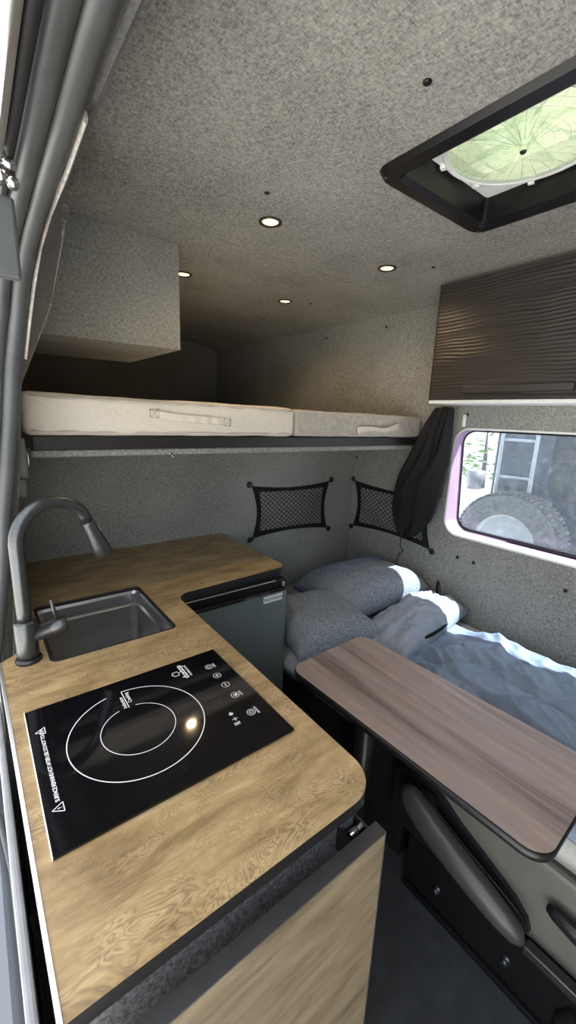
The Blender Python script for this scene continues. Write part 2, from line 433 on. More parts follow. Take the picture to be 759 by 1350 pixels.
# pale fabric-wrapped edge that shows between seal and wall
bm = BM(); tube(bm, [(.152, .62, 1.772), (.154, .75, 1.765), (.150, .88, 1.752), (.143, .96, 1.72), (.134, 1.02, 1.66), (.123, 1.05, 1.59), (.113, 1.065, 1.53)], .003, 8, ry=.008)
structure('trim_2', bm, plain('pale beige edge cloth', (.42, .41, .37), .9, scale=160, var=.25))
bm = BM()
ja = [(.15, -1.0, 1.79), (.15, .50, 1.785), (.150, .80, 1.765), (.141, .92, 1.735), (.131, 1.01, 1.685), (.120, 1.055, 1.61), (.107, 1.07, 1.53), (.090, 1.075, 1.40), (.074, 1.075, 1.30), (.058, 1.08, 1.20), (.044, 1.085, 1.08), (.026, 1.09, .96), (.0, 1.09, .78), (-.03, 1.09, .0)]
jb = [(.172, -1.0, 1.80), (.172, .50, 1.80), (.178, .85, 1.80), (.19, 1.0, 1.80), (.205, 1.10, 1.78), (.178, 1.135, 1.65), (.15, 1.135, 1.58), (.108, 1.135, 1.48), (.093, 1.135, 1.33), (.077, 1.135, 1.22), (.063, 1.135, 1.10), (.05, 1.135, 1.0), (.02, 1.135, .7), (.0, 1.135, 0)]
for i in range(len(ja) - 1):
    bm.faces.new([bm.verts.new(p) for p in (ja[i], ja[i + 1], jb[i + 1], jb[i])])
bmesh.ops.remove_doubles(bm, verts=bm.verts[:], dist=.0001)
bmesh.ops.solidify(bm, geom=bm.faces[:], thickness=.004)
structure('trim_4', bm, plain('grey felt jamb lining', (.15, .15, .142), .95, scale=180, var=.25))
# door jamb below, sill
bm = BM(); box(bm, -.03, .0, -1.3, 3.4, -.35, -.03); structure('trim_3', bm, M['grey_plastic'])
bm = BM(); box(bm, -.018, -.006, .33, 1.0, -.03, .80, .004); structure('trim_5', bm, plain('light grey jamb plastic', (.26, .265, .27), .4))
# ground outside
bm = BM(); box(bm, -30, 40, -30, 40, ZG - .1, ZG); structure('ground', bm, M['concrete'])

# --- window
wf = thing('window_1', None, None, (XW, .47, 1.16)); wf['kind'] = 'structure'
def wx(z): return XW + .115 - (z - WZ[0]) / (WZ[1] - WZ[0]) * .055
bm = BM()
lo = rrect(*WY, *WZ, .07, 8); inn = rrect(WY[0] + .003, WY[1] - .003, WZ[0] + .003, WZ[1] - .003, .067, 8)
n = len(lo)
va = [bm.verts.new((XW - .004, y, z)) for y, z in rrect(WY[0] - .005, WY[1] + .005, WZ[0] - .005, WZ[1] + .005, .075, 8)]
vb = [bm.verts.new((XW - .004, y, z)) for y, z in inn]
vc = [bm.verts.new((wx(z), y, z)) for y, z in inn]
vd = [bm.verts.new((wx(z), y, z)) for y, z in rrect(WY[0] - .02, WY[1] + .02, WZ[0] - .02, WZ[1] + .02, .08, 8)]
ve = [bm.verts.new((XW + .001, v.co.y, v.co.z)) for v in va]
for A, B, mi in ((ve, va, 1), (va, vb, 1), (vb, vc, 0), (vc, vd, 0)):
    for i in range(n):
        f = bm.faces.new((A[i], A[(i + 1) % n], B[(i + 1) % n], B[i])); f.material_index = mi
tag(link('window_frame', bm, [M['lilac'], M['white_plastic']], wf), kind='structure')
bm = BM(); ps = [(wx(z) - .006, y, z) for y, z in rrect(WY[0] + .008, WY[1] - .008, WZ[0] + .008, WZ[1] - .008, .062, 8)]
tube(bm, ps, .004, 8, closed=True); tube(bm, [(wx(.925) - .006, 1.045, .96), (wx(.925) - .007, 1.025, .938), (wx(.925) - .008, .99, .928), (wx(.925) - .008, WY[0] + .03, .928)], .007, 8); box(bm, wx(.93) - .022, wx(.93) - .004, WY[0] + .03, .80, .922, .937, .002)
tag(link('window_seal', bm, M['rubber_dark'], wf), kind='structure')
bm = BM()
gl = rrect(WY[0] + .004, WY[1] - .004, WZ[0] + .004, WZ[1] - .004, .066, 8)
f1 = [bm.verts.new((wx(z), y, z)) for y, z in gl]; f2 = [bm.verts.new((wx(z) + .004, y, z)) for y, z in gl]
bm.faces.new(f1); bm.faces.new(f2[::-1])
for i in range(len(gl)): bm.faces.new((f1[i], f2[i], f2[(i + 1) % len(gl)], f1[(i + 1) % len(gl)]))
tag(link('window_pane', bm, M['window_glass'], wf), kind='structure')

# ------------------------------------------------------------------ door opening on the left
def spath(dx, dz, dy=0):
    P = [(.145, -.9, 1.79), (.145, .2, 1.79), (.146, .50, 1.785), (.147, .64, 1.778), (.145, .80, 1.765), (.138, .92, 1.735), (.128, 1.0, 1.685), (.118, 1.045, 1.61), (.105, 1.06, 1.53),
         (.088, 1.06, 1.40), (.072, 1.055, 1.30), (.056, 1.06, 1.20), (.042, 1.065, 1.08), (.026, 1.07, .98), (.012, 1.07, .90), (-.012, 1.07, .78), (-.04, 1.07, .6), (-.05, 1.07, .3), (-.05, 1.07, .02)]
    return [(x + dx, y + dy, z + dz) for x, y, z in P]
t = thing('door_seal', 'thick grey rubber seal lining the side door opening, at the left edge', 'door seal', (.0, 1.03, .0))
bm = BM(); tube(bm, spath(-.016, -.006), .0175, 14, ry=.0175); link('inner_bulb', bm, M['rubber'], t)
bm = BM(); tube(bm, spath(-.045, -.013, -.002), .0165, 14); link('outer_bulb', bm, M['rubber'], t)
bm = BM(); tube(bm, spath(-.030, -.004, .012), .010, 8); link('web', bm, M['rubber_dark'], t)
# black channel and painted gutter rail outside the seal
t = thing('door_rail', 'grey metal door track above the side opening, beside the rubber seal', 'door track', (.06, .3, 1.75))
bm = BM(); tube(bm, [(.078, -.9, 1.755), (.078, .3, 1.755), (.077, .66, 1.745), (.074, .85, 1.735)], .009, 8); link('channel', bm, M['rubber_dark'], t)
bm = BM(); tube(bm, [(.062, -.9, 1.755), (.062, .3, 1.755), (.062, .68, 1.742)], .011, 8, ry=.02); link('rail', bm, M['alu'], t)
t = thing('door_roller', 'small chrome roller bracket of the side door, at the upper left edge', 'roller', (.072, .70, 1.715))
bm = BM(); box(bm, .060, .082, .69, .72, 1.708, 1.722, .002); link('bracket', bm, M['black'], t)
for k, (x, y, z) in enumerate(((.066, .68, 1.728), (.076, .685, 1.722), (.067, .69, 1.708), (.079, .69, 1.704))):
    bm = BM(); lathe(bm, [(.0, -.006), (.006, -.006), (.007, -.004), (.007, .004), (.006, .006), (0, .006)], (x, y, z), 'Y', 14); link('roller', bm, M['steel'], t)
bm = BM(); box(bm, .02, .082, .72, .735, 1.60, 1.70, .004)
tag(link('door_panel_edge', bm, M['rubber'], None, (.05, .73, 1.6)), 'dark grey edge of the open sliding door below the chrome rollers', 'door')
# latch on the pillar
t = thing('pillar_latch', 'grey plastic latch on the left pillar under the raised bed', 'latch', (.09, 1.15, 1.22))
bm = BM(); box(bm, .086, .104, 1.14, 1.165, 1.265, 1.36, .004); link('cover', bm, M['grey_plastic'], t)
bm = BM(); box(bm, .070, .098, 1.135, 1.165, 1.222, 1.266, .005); link('housing', bm, M['grey_plastic'], t)
bm = BM(); tube(bm, [(.1055, 1.15, 1.29), (.108, 1.15, 1.30), (.108, 1.15, 1.315), (.1055, 1.15, 1.325)], .0016, 6); link('lever', bm, M['steel'], t)
bm = BM(); box(bm, .066, .076, 1.14, 1.15, .92, 1.222, .002); tag(link('pillar_strip', bm, M['alu'], None, (.07, 1.145, .92)), 'narrow bright metal strip on the pillar below the grey latch', 'strip')

# ------------------------------------------------------------------ galley
CT, CB = .88, .858
def arc(cx, cy, r, a0, a1, n=8): return [(cx + r * math.cos(R(a0 + (a1 - a0) * i / n)), cy + r * math.sin(R(a0 + (a1 - a0) * i / n))) for i in range(n + 1)]
cp = [(.012, .3185)] + arc(.395, .378, .06, -90, 0) + arc(.505, 1.095, .045, 180, 100, 6) + arc(.865, 1.205, .045, -80, 0, 6) + [(.91, 1.688), (.11, 1.688), (.075, 1.12), (.03, 1.03), (.004, 1.01)]
SX, SY = (.092, .386), (.948, 1.272)
sink_hole = rrect(*SX, *SY, .018)
t = thing('countertop', 'tan burl wood grain galley countertop, L shaped, with black edge band', 'countertop', (.2, .9, CB))
bm = BM(); plate(bm, cp, [sink_hole], CB + .002, CT, mats=(0, 1)); link('worktop', bm, [M['counter'], M['black']], t)
bm = BM(); plate(bm, [(.0072, .318), (.0118, .318), (.0038, 1.01), (-.0012, 1.01)], [], CB, CT + .0015)
link('edge_strip', bm, M['alu'], t)['label'] = 'bright aluminium edge strip on the door side'
bm = BM(); bot = [(x, y) for x, y in cp]; plate(bm, [(.02, .326)] + arc(.39, .383, .057, -90, 0) + arc(.50, 1.10, .045, 180, 100, 6) + arc(.86, 1.21, .045, -80, 0, 6) + [(.90, 1.684), (.115, 1.684), (.08, 1.11), (.035, 1.02), (.02, 1.0)], [rrect(SX[0] - .012, SX[1] + .012, SY[0] - .012, SY[1] + .012, .02)], CB - .012, CB + .002); link('underlay', bm, M['black'], t)
t = thing('galley_cabinet', 'galley base cabinet under the countertop with grey padded fabric end', 'cabinet', (.2, .7, 0))
bm = BM(); box(bm, .02, .44, .37, .385, .0, .845); box(bm, .425, .44, .385, 1.08, 0, .845); box(bm, .02, .035, .385, 1.0, 0, .845); box(bm, .07, .425, .385, 1.68, .05, .065)
link('carcass', bm, M['black_matte'], t)
bm = BM(); box(bm, .022, .438, .345, .37, .02, .832, .008, 3); link('padded_end', bm, M['fab_pad'], t)
bm = BM(); box(bm, .39, .438, .335, .362, .834, .845, .002); link('top_bracket', bm, M['alu'], t)
t = thing('drop_leaf', 'pale oak hinged panel hanging at the near end of the galley', 'hinged panel', (.22, .30, .05))
bm = BM(); box(bm, .0, .43, .285, .306, .06, .832, .0015, 1); link('panel', bm, M['panelwood'], t)
bm = BM(); box(bm, .0, .4305, .2853, .3065, .8322, .8345, .0005, 1); box(bm, .4302, .4325, .2853, .3065, .06, .8345, .0005, 1); link('edge_band', bm, plain('dark grey edge band', (.035, .035, .036), .5), t)
bm = BM(); box(bm, .388, .43, .3085, .344, .792, .797, .001); box(bm, .388, .393, .3085, .344, .775, .815, .001); box(bm, .425, .43, .3085, .344, .775, .815, .001)
h = link('hinge_bracket', bm, M['black'], t)
bm = BM(); tube(bm, [(.396, .325, .812), (.424, .325, .812)], .006, 10); link('pin', bm, M['steel'], h)

# sink
t = thing('sink', 'rectangular brushed stainless sink set into the countertop', 'sink', (.24, 1.11, .66))
bm = BM()
lv = [(0, CB + .010), (.004, CB + .002), (.004, .835), (.0, .832), (.0, .825), (.006, .82), (.010, .70), (.03, .672), (.06, .668)]
rs = [[bm.verts.new((x, y, z)) for x, y in rrect(SX[0] + d + .001, SX[1] - d - .001, SY[0] + d + .001, SY[1] - d - .001, .02 + d * .3)] for d, z in lv]
for a, b in zip(rs, rs[1:]):
    for i in range(len(a)): f = bm.faces.new((a[i], a[(i + 1) % len(a)], b[(i + 1) % len(a)], b[i])); f.smooth = False
bm.faces.new(rs[-1]); link('basin', bm, M['basin'], t)
bm = BM(); tube(bm, [(x, y, CT - .003) for x, y in rrect(SX[0] + .004, SX[1] - .004, SY[0] + .004, SY[1] - .004, .016)], .004, 6, closed=True); link('gasket', bm, M['rubber_dark'], t)
bm = BM(); lathe(bm, [(0, .6685), (.03, .6685), (.042, .671), (.045, .669)], (.24, 1.11, 0)); link('drain', bm, M['steel'], t)

# faucet
t = thing('faucet', 'tall gunmetal gooseneck faucet beside the sink', 'faucet', (.055, .99, CT))
bm = BM(); lathe(bm, [(0, CT), (.026, CT), (.027, CT + .004), (.024, CT + .009), (0, CT + .009)], (.055, .99, 0)); link('base_ring', bm, M['black'], t)
bm = BM(); lathe(bm, [(0, CT + .008), (.0205, CT + .008), (.022, CT + .02), (.022, .972), (.020, .976), (0, .976)], (.055, .99, 0)); link('valve_body', bm, M['gunmetal'], t)
FX = Vector((.94, .34, 0)).normalized()
def fp(s, z): return (.055 + FX.x * s, .99 + FX.y * s, z)
neck = [fp(0, .97), fp(0, 1.0), fp(0, 1.08), fp(0, 1.15)]
for i in range(1, 13):
    a = PI - (PI - R(16)) * i / 12; neck.append(fp(.081 + .081 * math.cos(a), 1.148 + .081 * math.sin(a)))
bm = BM(); tube(bm, neck, .0145, 16); link('neck', bm, M['gunmetal'], t)
e = Vector(neck[-1]); d = (Vector(neck[-1]) - Vector(neck[-2])).normalized()
bm = BM(); tube(bm, [e, e + d * .006, e + d * .03, e + d * .068, e + d * .096, e + d * .099], [.0148, .0155, .0165, .021, .023, .0215], 18); sh = link('spray_head', bm, M['gunmetal'], t)
q = e + d * .02 + Vector((FX.x, FX.y, 0)) * .0165
bm = BM()
for k in (0, .012): lathe(bm, [(0, -.002), (.003, -.002), (.003, .004), (0, .005)], q + d * k + FX * .002 * (k > 0), 'X', 8)
link('spray_button', bm, M['steel'], sh)
bm = BM(); hp = Vector((.055, .99, .935)); hd = Vector((.96, -.12, .22)).normalized()
tube(bm, [hp, hp + hd * .05, hp + hd * .0505, hp + hd * .080, hp + hd * .082], [.0155, .0165, .0178, .0178, .016], 16); vh = link('handle_hub', bm, M['gunmetal'], t)
bm = BM(); lp = hp + hd * .062; tube(bm, [lp + Vector((0, 0, .012)), lp + Vector((-.004, 0, .040)), lp + Vector((-.008, 0, .068))], .0042, 10); link('lever', bm, M['gunmetal'], vh)

# induction cooktop
t = thing('induction_cooktop', 'black glass single ring induction cooktop set in the countertop', 'cooktop', (.22, .64, CT))
bm = BM(); box(bm, .028, .410, .4825, .7955, CT + .0003, CT + .0055, .0008, 1); link('glass_plate', bm, M['cook_glass'], t)
bm = BM(); box(bm, .0265, .0279, .4825, .7955, CT + .0003, CT + .0058); link('edge_trim_glint', bm, M['print_white'], t)['label'] = 'thin edge trim, coloured white as if catching light'  # white colour stands in for light caught along the plate edge
ZT = CT + .0056
def flat_arc(bm, cx, cy, r, w, a0, a1, n=64, z=None):
    z = ZT + .0003 if z is None else z
    pa = [(bm.verts.new((cx + (r - w) * math.cos(R(a)), cy + (r - w) * math.sin(R(a)), z)), bm.verts.new((cx + r * math.cos(R(a)), cy + r * math.sin(R(a)), z))) for a in [a0 + (a1 - a0) * i / n for i in range(n + 1)]]
    for p, q in zip(pa, pa[1:]): bm.faces.new((p[0], p[1], q[1], q[0]))
def flat_line(bm, a, b, w):
    a, b = Vector((*a, ZT + .0003)), Vector((*b, ZT + .0003)); s = (b - a).normalized().cross(Vector((0, 0, 1))) * w / 2
    bm.faces.new([bm.verts.new(p) for p in (a - s, b - s, b + s, a + s)])
RC = (.186, .643)
bm = BM(); flat_arc(bm, *RC, .1145, .0016, -256, 89.5); flat_line(bm, (.187, .7575), (.187, .703), .0014); link('outer_ring', bm, M['print_white'], t)
bm = BM(); flat_arc(bm, *RC, .063, .0012, -254, 78); link('inner_ring', bm, M['print_white'], t)
UY, UX = (0, 1, 0), (-1, 0, 0)     # lettering runs towards +Y, tops towards -X
def txt(name, body, size, x, y, align='LEFT', bold=0, space=1.0):
    b_ = BM(); text_mesh(b_, body, size, (x, y, ZT), UY, UX, .0003, align, space, bold); return link(name, b_, M['print_white'], t, recalc=False)
txt('warning_text', 'SURFACE REMAINS HOT AFTER USE. DO NOT TOUCH', .0078, .0485, .564, bold=.00012, space=.86)
for y in (.552, .727):
    bm = BM(); s = .0085
    tri = [(.0515, y - s), (.0515, y + s), (.0515 - 1.7 * s, y)]
    for a, b_ in zip(tri, tri[1:] + tri[:1]): flat_line(bm, a, b_, .0012)
    flat_line(bm, (.0495, y), (.0487, y), .0012); flat_line(bm, (.0475, y), (.0435, y), .0012); link('warning_triangle', bm, M['print_white'], t)
txt('ring_caption', 'Induction', .0095, .184, .7045, bold=.00015); txt('ring_caption', 'Cooking', .0095, .1965, .7165, bold=.00015)
txt('maker_logo', 'duxtop', .018, .319, .7255, bold=.0004); txt('maker_logo', 'PROFESSIONAL', .0062, .3275, .7295, bold=.0001)
bm = BM()
for k in range(6): flat_arc(bm, .2985 + .0058 * math.cos(R(60 * k)), .751 + .0058 * math.sin(R(60 * k)), .0032, .0012, 60 * k - 110, 60 * k + 110, 10)
link('maker_emblem', bm, M['print_white'], t)
for y, kind, cap in ((.736, 'clock', 'TIMER'), (.698, 'plus', None), (.661, 'minus', None), (.622, 'lock', 'LOCK'), (.562, 'power', 'ON/OFF')):
    bm = BM(); x = .369; flat_arc(bm, x, y, .0085, .001, 0, 360, 28)
    if kind in ('plus', 'minus'): flat_line(bm, (x, y - .0045), (x, y + .0045), .0017)
    if kind == 'plus': flat_line(bm, (x - .0045, y), (x + .0045, y), .0017)
    if kind == 'clock': flat_arc(bm, x, y, .0048, .0011, 0, 360, 20); flat_line(bm, (x, y), (x - .003, y), .001)
    if kind == 'lock': flat_line(bm, (x + .002, y - .0035), (x + .002, y + .0035), .005); flat_arc(bm, x - .001, y, .003, .001, 90, 270, 10)
    if kind == 'power': flat_arc(bm, x, y, .0048, .0013, -140, 140, 20); flat_line(bm, (x - .0055, y), (x, y), .0013)
    link('button_icon', bm, M['print_white'], t)
    if cap: txt('button_caption', cap, .0058, .383, y - .0085 if cap != 'ON/OFF' else y - .011, bold=.0001)
bm = BM(); flat_arc(bm, .335, .579, .0036, .0022, 0, 360, 12); flat_line(bm, (.335, .574), (.335, .585), .001); flat_line(bm, (.330, .579), (.340, .579), .001); link('status_icon', bm, M['print_white'], t)
bm = BM(); flat_line(bm, (.329, .564), (.341, .564), .001); flat_line(bm, (.335, .559), (.335, .568), .0018); link('status_icon', bm, M['print_white'], t)
bm = BM(); [flat_line(bm, (.328 + .003 * k, .548), (.328 + .003 * k, .553), .0013) for k in range(4)]; flat_line(bm, (.327, .554), (.339, .554), .001); link('status_icon', bm, M['print_white'], t)

# fridge
t = thing('mini_fridge', 'slate grey compact fridge under the far leg of the countertop', 'fridge', (.68, 1.4, 0))
bm = BM(); box(bm, .46, .885, 1.165, 1.66, .0, .835, .004); link('body', bm, M['black'], t)
bm = BM(); box(bm, .455, .888, 1.128, 1.162, .06, .802, .004); dr = link('door', bm, M['fridge'], t)
bm = BM(); box(bm, .455, .886, 1.132, 1.165, .806, .846, .003); box(bm, .47, .875, 1.118, 1.131, .806, .818, .003); hd_ = link('top_trim', bm, M['black_gloss'], t)
bm = BM(); tube(bm, [(.70, 1.117, .813), (.76, 1.112, .812), (.80, 1.117, .814)], .003, 6); link('latch', bm, M['gunmetal'], hd_)
bm = BM(); box(bm, .48, .84, 1.133, 1.139, .834, .8465, .001); box(bm, .862, .872, 1.12, 1.131, .822, .84, .002); link('upper_rail', bm, M['alu'], t)
bm = BM(); box(bm, .783, .866, 1.125, 1.128, .770, .796, .0008); bd = link('badge', bm, M['label_white'], dr)
bm = BM(); text_mesh(bm, 'TRUCKFRIDGE', .0135, (.8245, 1.1249, .7785), (1, 0, 0), (0, 0, 1), .0003, 'CENTER', .95, .0002); link('badge_lettering', bm, M['ink'], bd, recalc=False)

# ------------------------------------------------------------------ table
TZ = .70
t = thing('dinette_table', 'brown grey streaked wood table top in the aisle beside the bed', 'table', (.86, .5, 0))
tr = Matrix.Translation((.86, .5, 0)) @ Matrix.Rotation(R(1.5), 4, 'Z') @ Matrix.Translation((-.86, -.5, 0))
def tpoly(d): return [(tr @ Vector((x, y, 0))).to_2d()[:] for x, y in rrect(.703 - d, 1.035 + d, .155 - d, .855 + d, .042, 6)]
bm = BM(); plate(bm, tpoly(0), [], TZ - .02, TZ, mats=(0, 1)); link('tabletop', bm, [M['table'], M['black']], t)
bm = BM(); tube(bm, [(x, y, TZ - .011) for x, y in tpoly(.0005)], .0032, 6, closed=True, ry=.0095); link('edge_band', bm, M['black'], t)
bm = BM(); box(bm, .73, 1.0, .2, .82, TZ - .034, TZ - .0205, .003); link('underframe', bm, M['black_matte'], t)
bm = BM(); tube(bm, [(.86, .68, 0.012), (.86, .68, TZ - .034)], .03, 16); lathe(bm, [(0, 0), (.085, 0), (.085, .006), (.04, .018), (0, .018)], (.86, .68, 0)); link('pedestal', bm, M['black'], t)

# ------------------------------------------------------------------ lower bed
t = thing('bench_seat', 'grey bench seat base with black vinyl armrest, below the table', 'bench seat', (1.3, .3, 0))
bm = BM(); box(bm, .965, 1.76, -.3, .60, .20, .44, .012); link('seat_box', bm, M['seat_grey'], t)
bm = BM(); box(bm, .985, 1.75, -.3, .56, .0, .20, .004); box(bm, .945, .986, -.25, .55, .0, .02, .003); box(bm, .955, .986, -.2, .55, .02, .19, .004); ba = link('pedestal_base', bm, M['black_gloss'], t)
for y in (.44, .24):
    bm = BM(); lathe(bm, [(0, -.014), (.008, -.014), (.010, -.010), (.010, -.002), (.013, -.001), (.013, .0)], (.955, y, .092), 'X', 6); link('bolt', bm, M['gunmetal'], ba)
# black side plate behind the armrest
pl = [(.62, .20), (.62, .38), (.55, .425), (.46, .40), (.40, .362), (.32, .326), (.25, .292), (.215, .262), (.205, .235), (.22, .205), (.30, .195)]
bm = BM(); plate(bm, pl, [], .952, .9649, 'YZ'); link('side_plate', bm, M['black'], t)
ar = [(.912, .56, .375), (.910, .535, .372), (.907, .50, .358), (.905, .45, .336), (.903, .38, .312), (.901, .31, .292), (.90, .25, .274), (.90, .215, .262), (.90, .200, .256)]
bm = BM(); tube(bm, ar, [.018, .028, .033, .034, .033, .031, .027, .02, .008], 18, ry=[.026, .04, .045, .044, .042, .039, .034, .025, .01]); am = link('armrest', bm, M['leather'], t)
bm = BM(); tube(bm, [(x + .022, y, z + .040 - k * .0012) for k, (x, y, z) in enumerate(ar[1:-1])], .0016, 6); link('seam', bm, M['black'], am)
bm = BM(); lathe(bm, [(0, -.03), (.028, -.03), (.03, -.026), (.03, .03), (0, .03)], (.935, .50, .372), 'X', 20); link('pivot', bm, M['black_matte'], t)
bm = BM(); tube(bm, [(.947, .182, .352), (.945, .165, .352), (.943, .12, .347), (.943, .04, .342)], [.006, .012, .015, .016], 12, ry=[.01, .018, .022, .024]); link('recline_lever', bm, M['black'], t)
bm = BM(); box(bm, .925, .951, -.1, .205, .198, .222, .003); box(bm, .925, .929, -.1, .205, .222, .2245, .0005); link('slide_rail', bm, M['gunmetal'], t)
bm = BM()
solid = [(.93, .115, .0), (.93, .115, .10), (.935, .105, .135), (.95, .08, .15), (.96, .0, .155), (.96, -.15, .155)]
tube(bm, [(.955, .10, .0), (.955, .10, .09), (.955, .085, .12), (.955, .05, .135), (.955, -.12, .14)], .027, 12); link('front_cover', bm, M['black'], t)
# bed base further back
bm = BM(); box(bm, 1.0, XW - .005, .605, YB - .005, .0, .40, .005); tag(link('storage_locker', bm, M['black_matte'], None, (1.4, 1.1, 0)), 'black box under the lower bed behind the bench seat', 'locker')
# mattress with sheet
bm = BM()
def matt(u, v):
    y = -.2 + (YB - .008 + .2) * v
    xl = .985 - .085 * min(1, max(0, (y - .25) / .7)); xr = XW - .012
    x = xl + (xr - xl) * u
    z = .522 + .012 * nz(x, y, 0, 5) + .006 * nz(x, y, 3, 14)
    e = min(u, 1 - u) * (xr - xl); z -= .03 * max(0, 1 - e / .04) ** 2
    if y < .62: z -= 0
    return (x, y, z)
solid_grid(bm, 40, 80, matt, (0, 0, -.046)); 
tag(link('mattress', bm, M['sheet'], None, (1.4, .8, .45)), 'pale grey sheeted lower mattress along the window wall', 'mattress')
# comforter
def quilt_h(x, y):
    s = 0
    # channel seams run lengthwise, slightly fanned, plus cross wrinkles
    xs = x + .03 * math.sin(y * 4.0) - .10 * (y - .6)
    ch = abs(math.sin((xs - .95) * PI / .155))
    s += .034 * ch ** .5
    s += .016 * nz(x * 1.2, y * .9, 1.7, 6) + .016 * (1 - abs(nz(x + .4 * y, y * .7, 5, 9))) ** 4 + .010 * (1 - abs(nz(x * 1.8 - y, y * .6, 2, 12))) ** 5
    for (cx, cy, a, l, h) in ((1.33, .78, .9, .12, .02), (1.42, .70, -.5, .16, .016), (1.55, .62, .4, .14, .018), (1.25, .66, .2, .15, .015), (1.5, .45, -.8, .15, .014)):
        dx, dy = x - cx, y - cy; al = dx * math.cos(a) + dy * math.sin(a); pe = -dx * math.sin(a) + dy * math.cos(a)
        s += h * math.exp(-(pe / .022) ** 2 - (al / l) ** 2)
    return s
bm = BM()
def quilt(u, v):
    y = -.18 + 1.10 * v
    xl = .965 - .02 * min(1, max(0, (y - .25) / .7)) + .012 * nz(0, y, 0, 6); xr = 1.665 + .02 * nz(1, y, 4, 5) - .06 * max(0, v - .8)
    x = xl + (xr - xl) * u
    e = min(u, 1 - u) * (xr - xl); e2 = (1 - v) * 1.10
    k = min(1, e / .05) ** .5 * min(1, e2 / .05 + .02) ** .5
    k *= 1 - .6 * min(1, max(0, (y - .70) / .10))
    return (x, y, .543 + (.012 + quilt_h(x, y)) * k)
solid_grid(bm, 90, 130, quilt, (0, 0, -.004))
t = thing('comforter', 'slate blue quilted comforter spread on the lower bed', 'comforter', (1.3, .4, .54))
link('cover', bm, M['quilt'], t)
# turned back flap
def mound(cx, cy, a, b, h, rot, z0, seed, wr=1.0, p=3.0, nu=36, nv=24, tiltx=0, tilty=0, bottom=.25, pinch=.0):
    bm_ = BM(); cr, sr = math.cos(rot), math.sin(rot)
    def f(sgn):
        def g(u, v):
            U, V = 2 * u - 1, 2 * v - 1
            ex = max(0, 1 - abs(U) ** p) ** .5 * max(0, 1 - abs(V) ** p) ** .5
            px = 1 - pinch * (1 - abs(V) ** 2) * abs(U) ** 6 * 0 - pinch * (1 - V * V) * (abs(U) ** 3)
            py = 1 - pinch * (1 - U * U) * (abs(V) ** 3)
            x, y = U * a * px, V * b * py
            hh = h * ex * (1 if sgn > 0 else -bottom)
            if sgn > 0:
                w = .10 * nz(U * 1.3, V * 1.3, seed, 2.2) + .07 * nz(U * 2.2 + seed, V * 1.2, seed, 4) + .05 * abs(nz(U, V, seed + 3, 7))
                edge = (abs(U) ** 2 + abs(V) ** 2) / 2
                w += .10 * edge * math.sin(9 * math.atan2(V, U) + seed) * min(1, ex * 3)
                hh += h * w * wr * min(1, ex * 2)
            z = z0 + hh + tiltx * x + tilty * y
            return (cx + x * cr - y * sr, cy + x * sr + y * cr, z)
        return g
    grid(bm_, nu, nv, f(1)); grid(bm_, nu, nv, f(-1))
    bmesh.ops.remove_doubles(bm_, verts=bm_.verts[:], dist=.0008)
    return bm_
bm = mound(1.475, .955, .315, .125, .085, R(8), .562, 4.2, 1.5, 3.2, 60, 36, tiltx=.04)
link('turned_back_flap', bm, M['quilt_lining'], t)
bm = BM(); tube(bm, [(1.30, .838, .588), (1.36, .829, .589), (1.43, .832, .590), (1.50, .838, .590), (1.56, .850, .588)], [.004, .006, .007, .006, .004], 10, ry=[.006, .009, .010, .009, .006]); link('dark_binding', bm, M['black_cloth'], t)
bm = BM(); tube(bm, [(1.70 + .045 * math.cos(a) * .7, .99 + .03 * math.cos(a), .66 + .04 * math.sin(a)) for a in [2 * PI * k / 16 for k in range(16)]], .007, 8, closed=True); link('cord_loop', bm, M['black_cloth'], t)
# pillows
bm = mound(1.105, 1.165, .200, .215, .105, R(-14), .568, 1.3, .7, 4.5, 48, 48, tiltx=-.04, tilty=.02, bottom=.35, pinch=.07)
tag(link('pillow', bm, M['pillow'], None, (1.07, 1.19, .53)), 'blue grey pillow next to the fridge, the smaller and nearer of two', 'pillow', 'bed pillows')
bm = mound(1.49, 1.285, .29, .205, .115, R(-2), .605, 7.7, .6, 4.0, 56, 48, tiltx=.03, tilty=.03, bottom=.35, pinch=.07)
tag(link('pillow', bm, M['pillow'], None, (1.48, 1.25, .53)), 'blue grey pillow in the corner below the right wall net, partly sunlit', 'pillow', 'bed pillows')
# black bag by the fridge
bm = mound(.79, .955, .095, .13, .44, R(15), .0, 2.2, .25, 3.4, 28, 28, bottom=0)
tag(link('bag', bm, M['black_cloth'], None, (.80, .99, 0)), 'soft black bag on the floor between fridge and bed', 'bag')

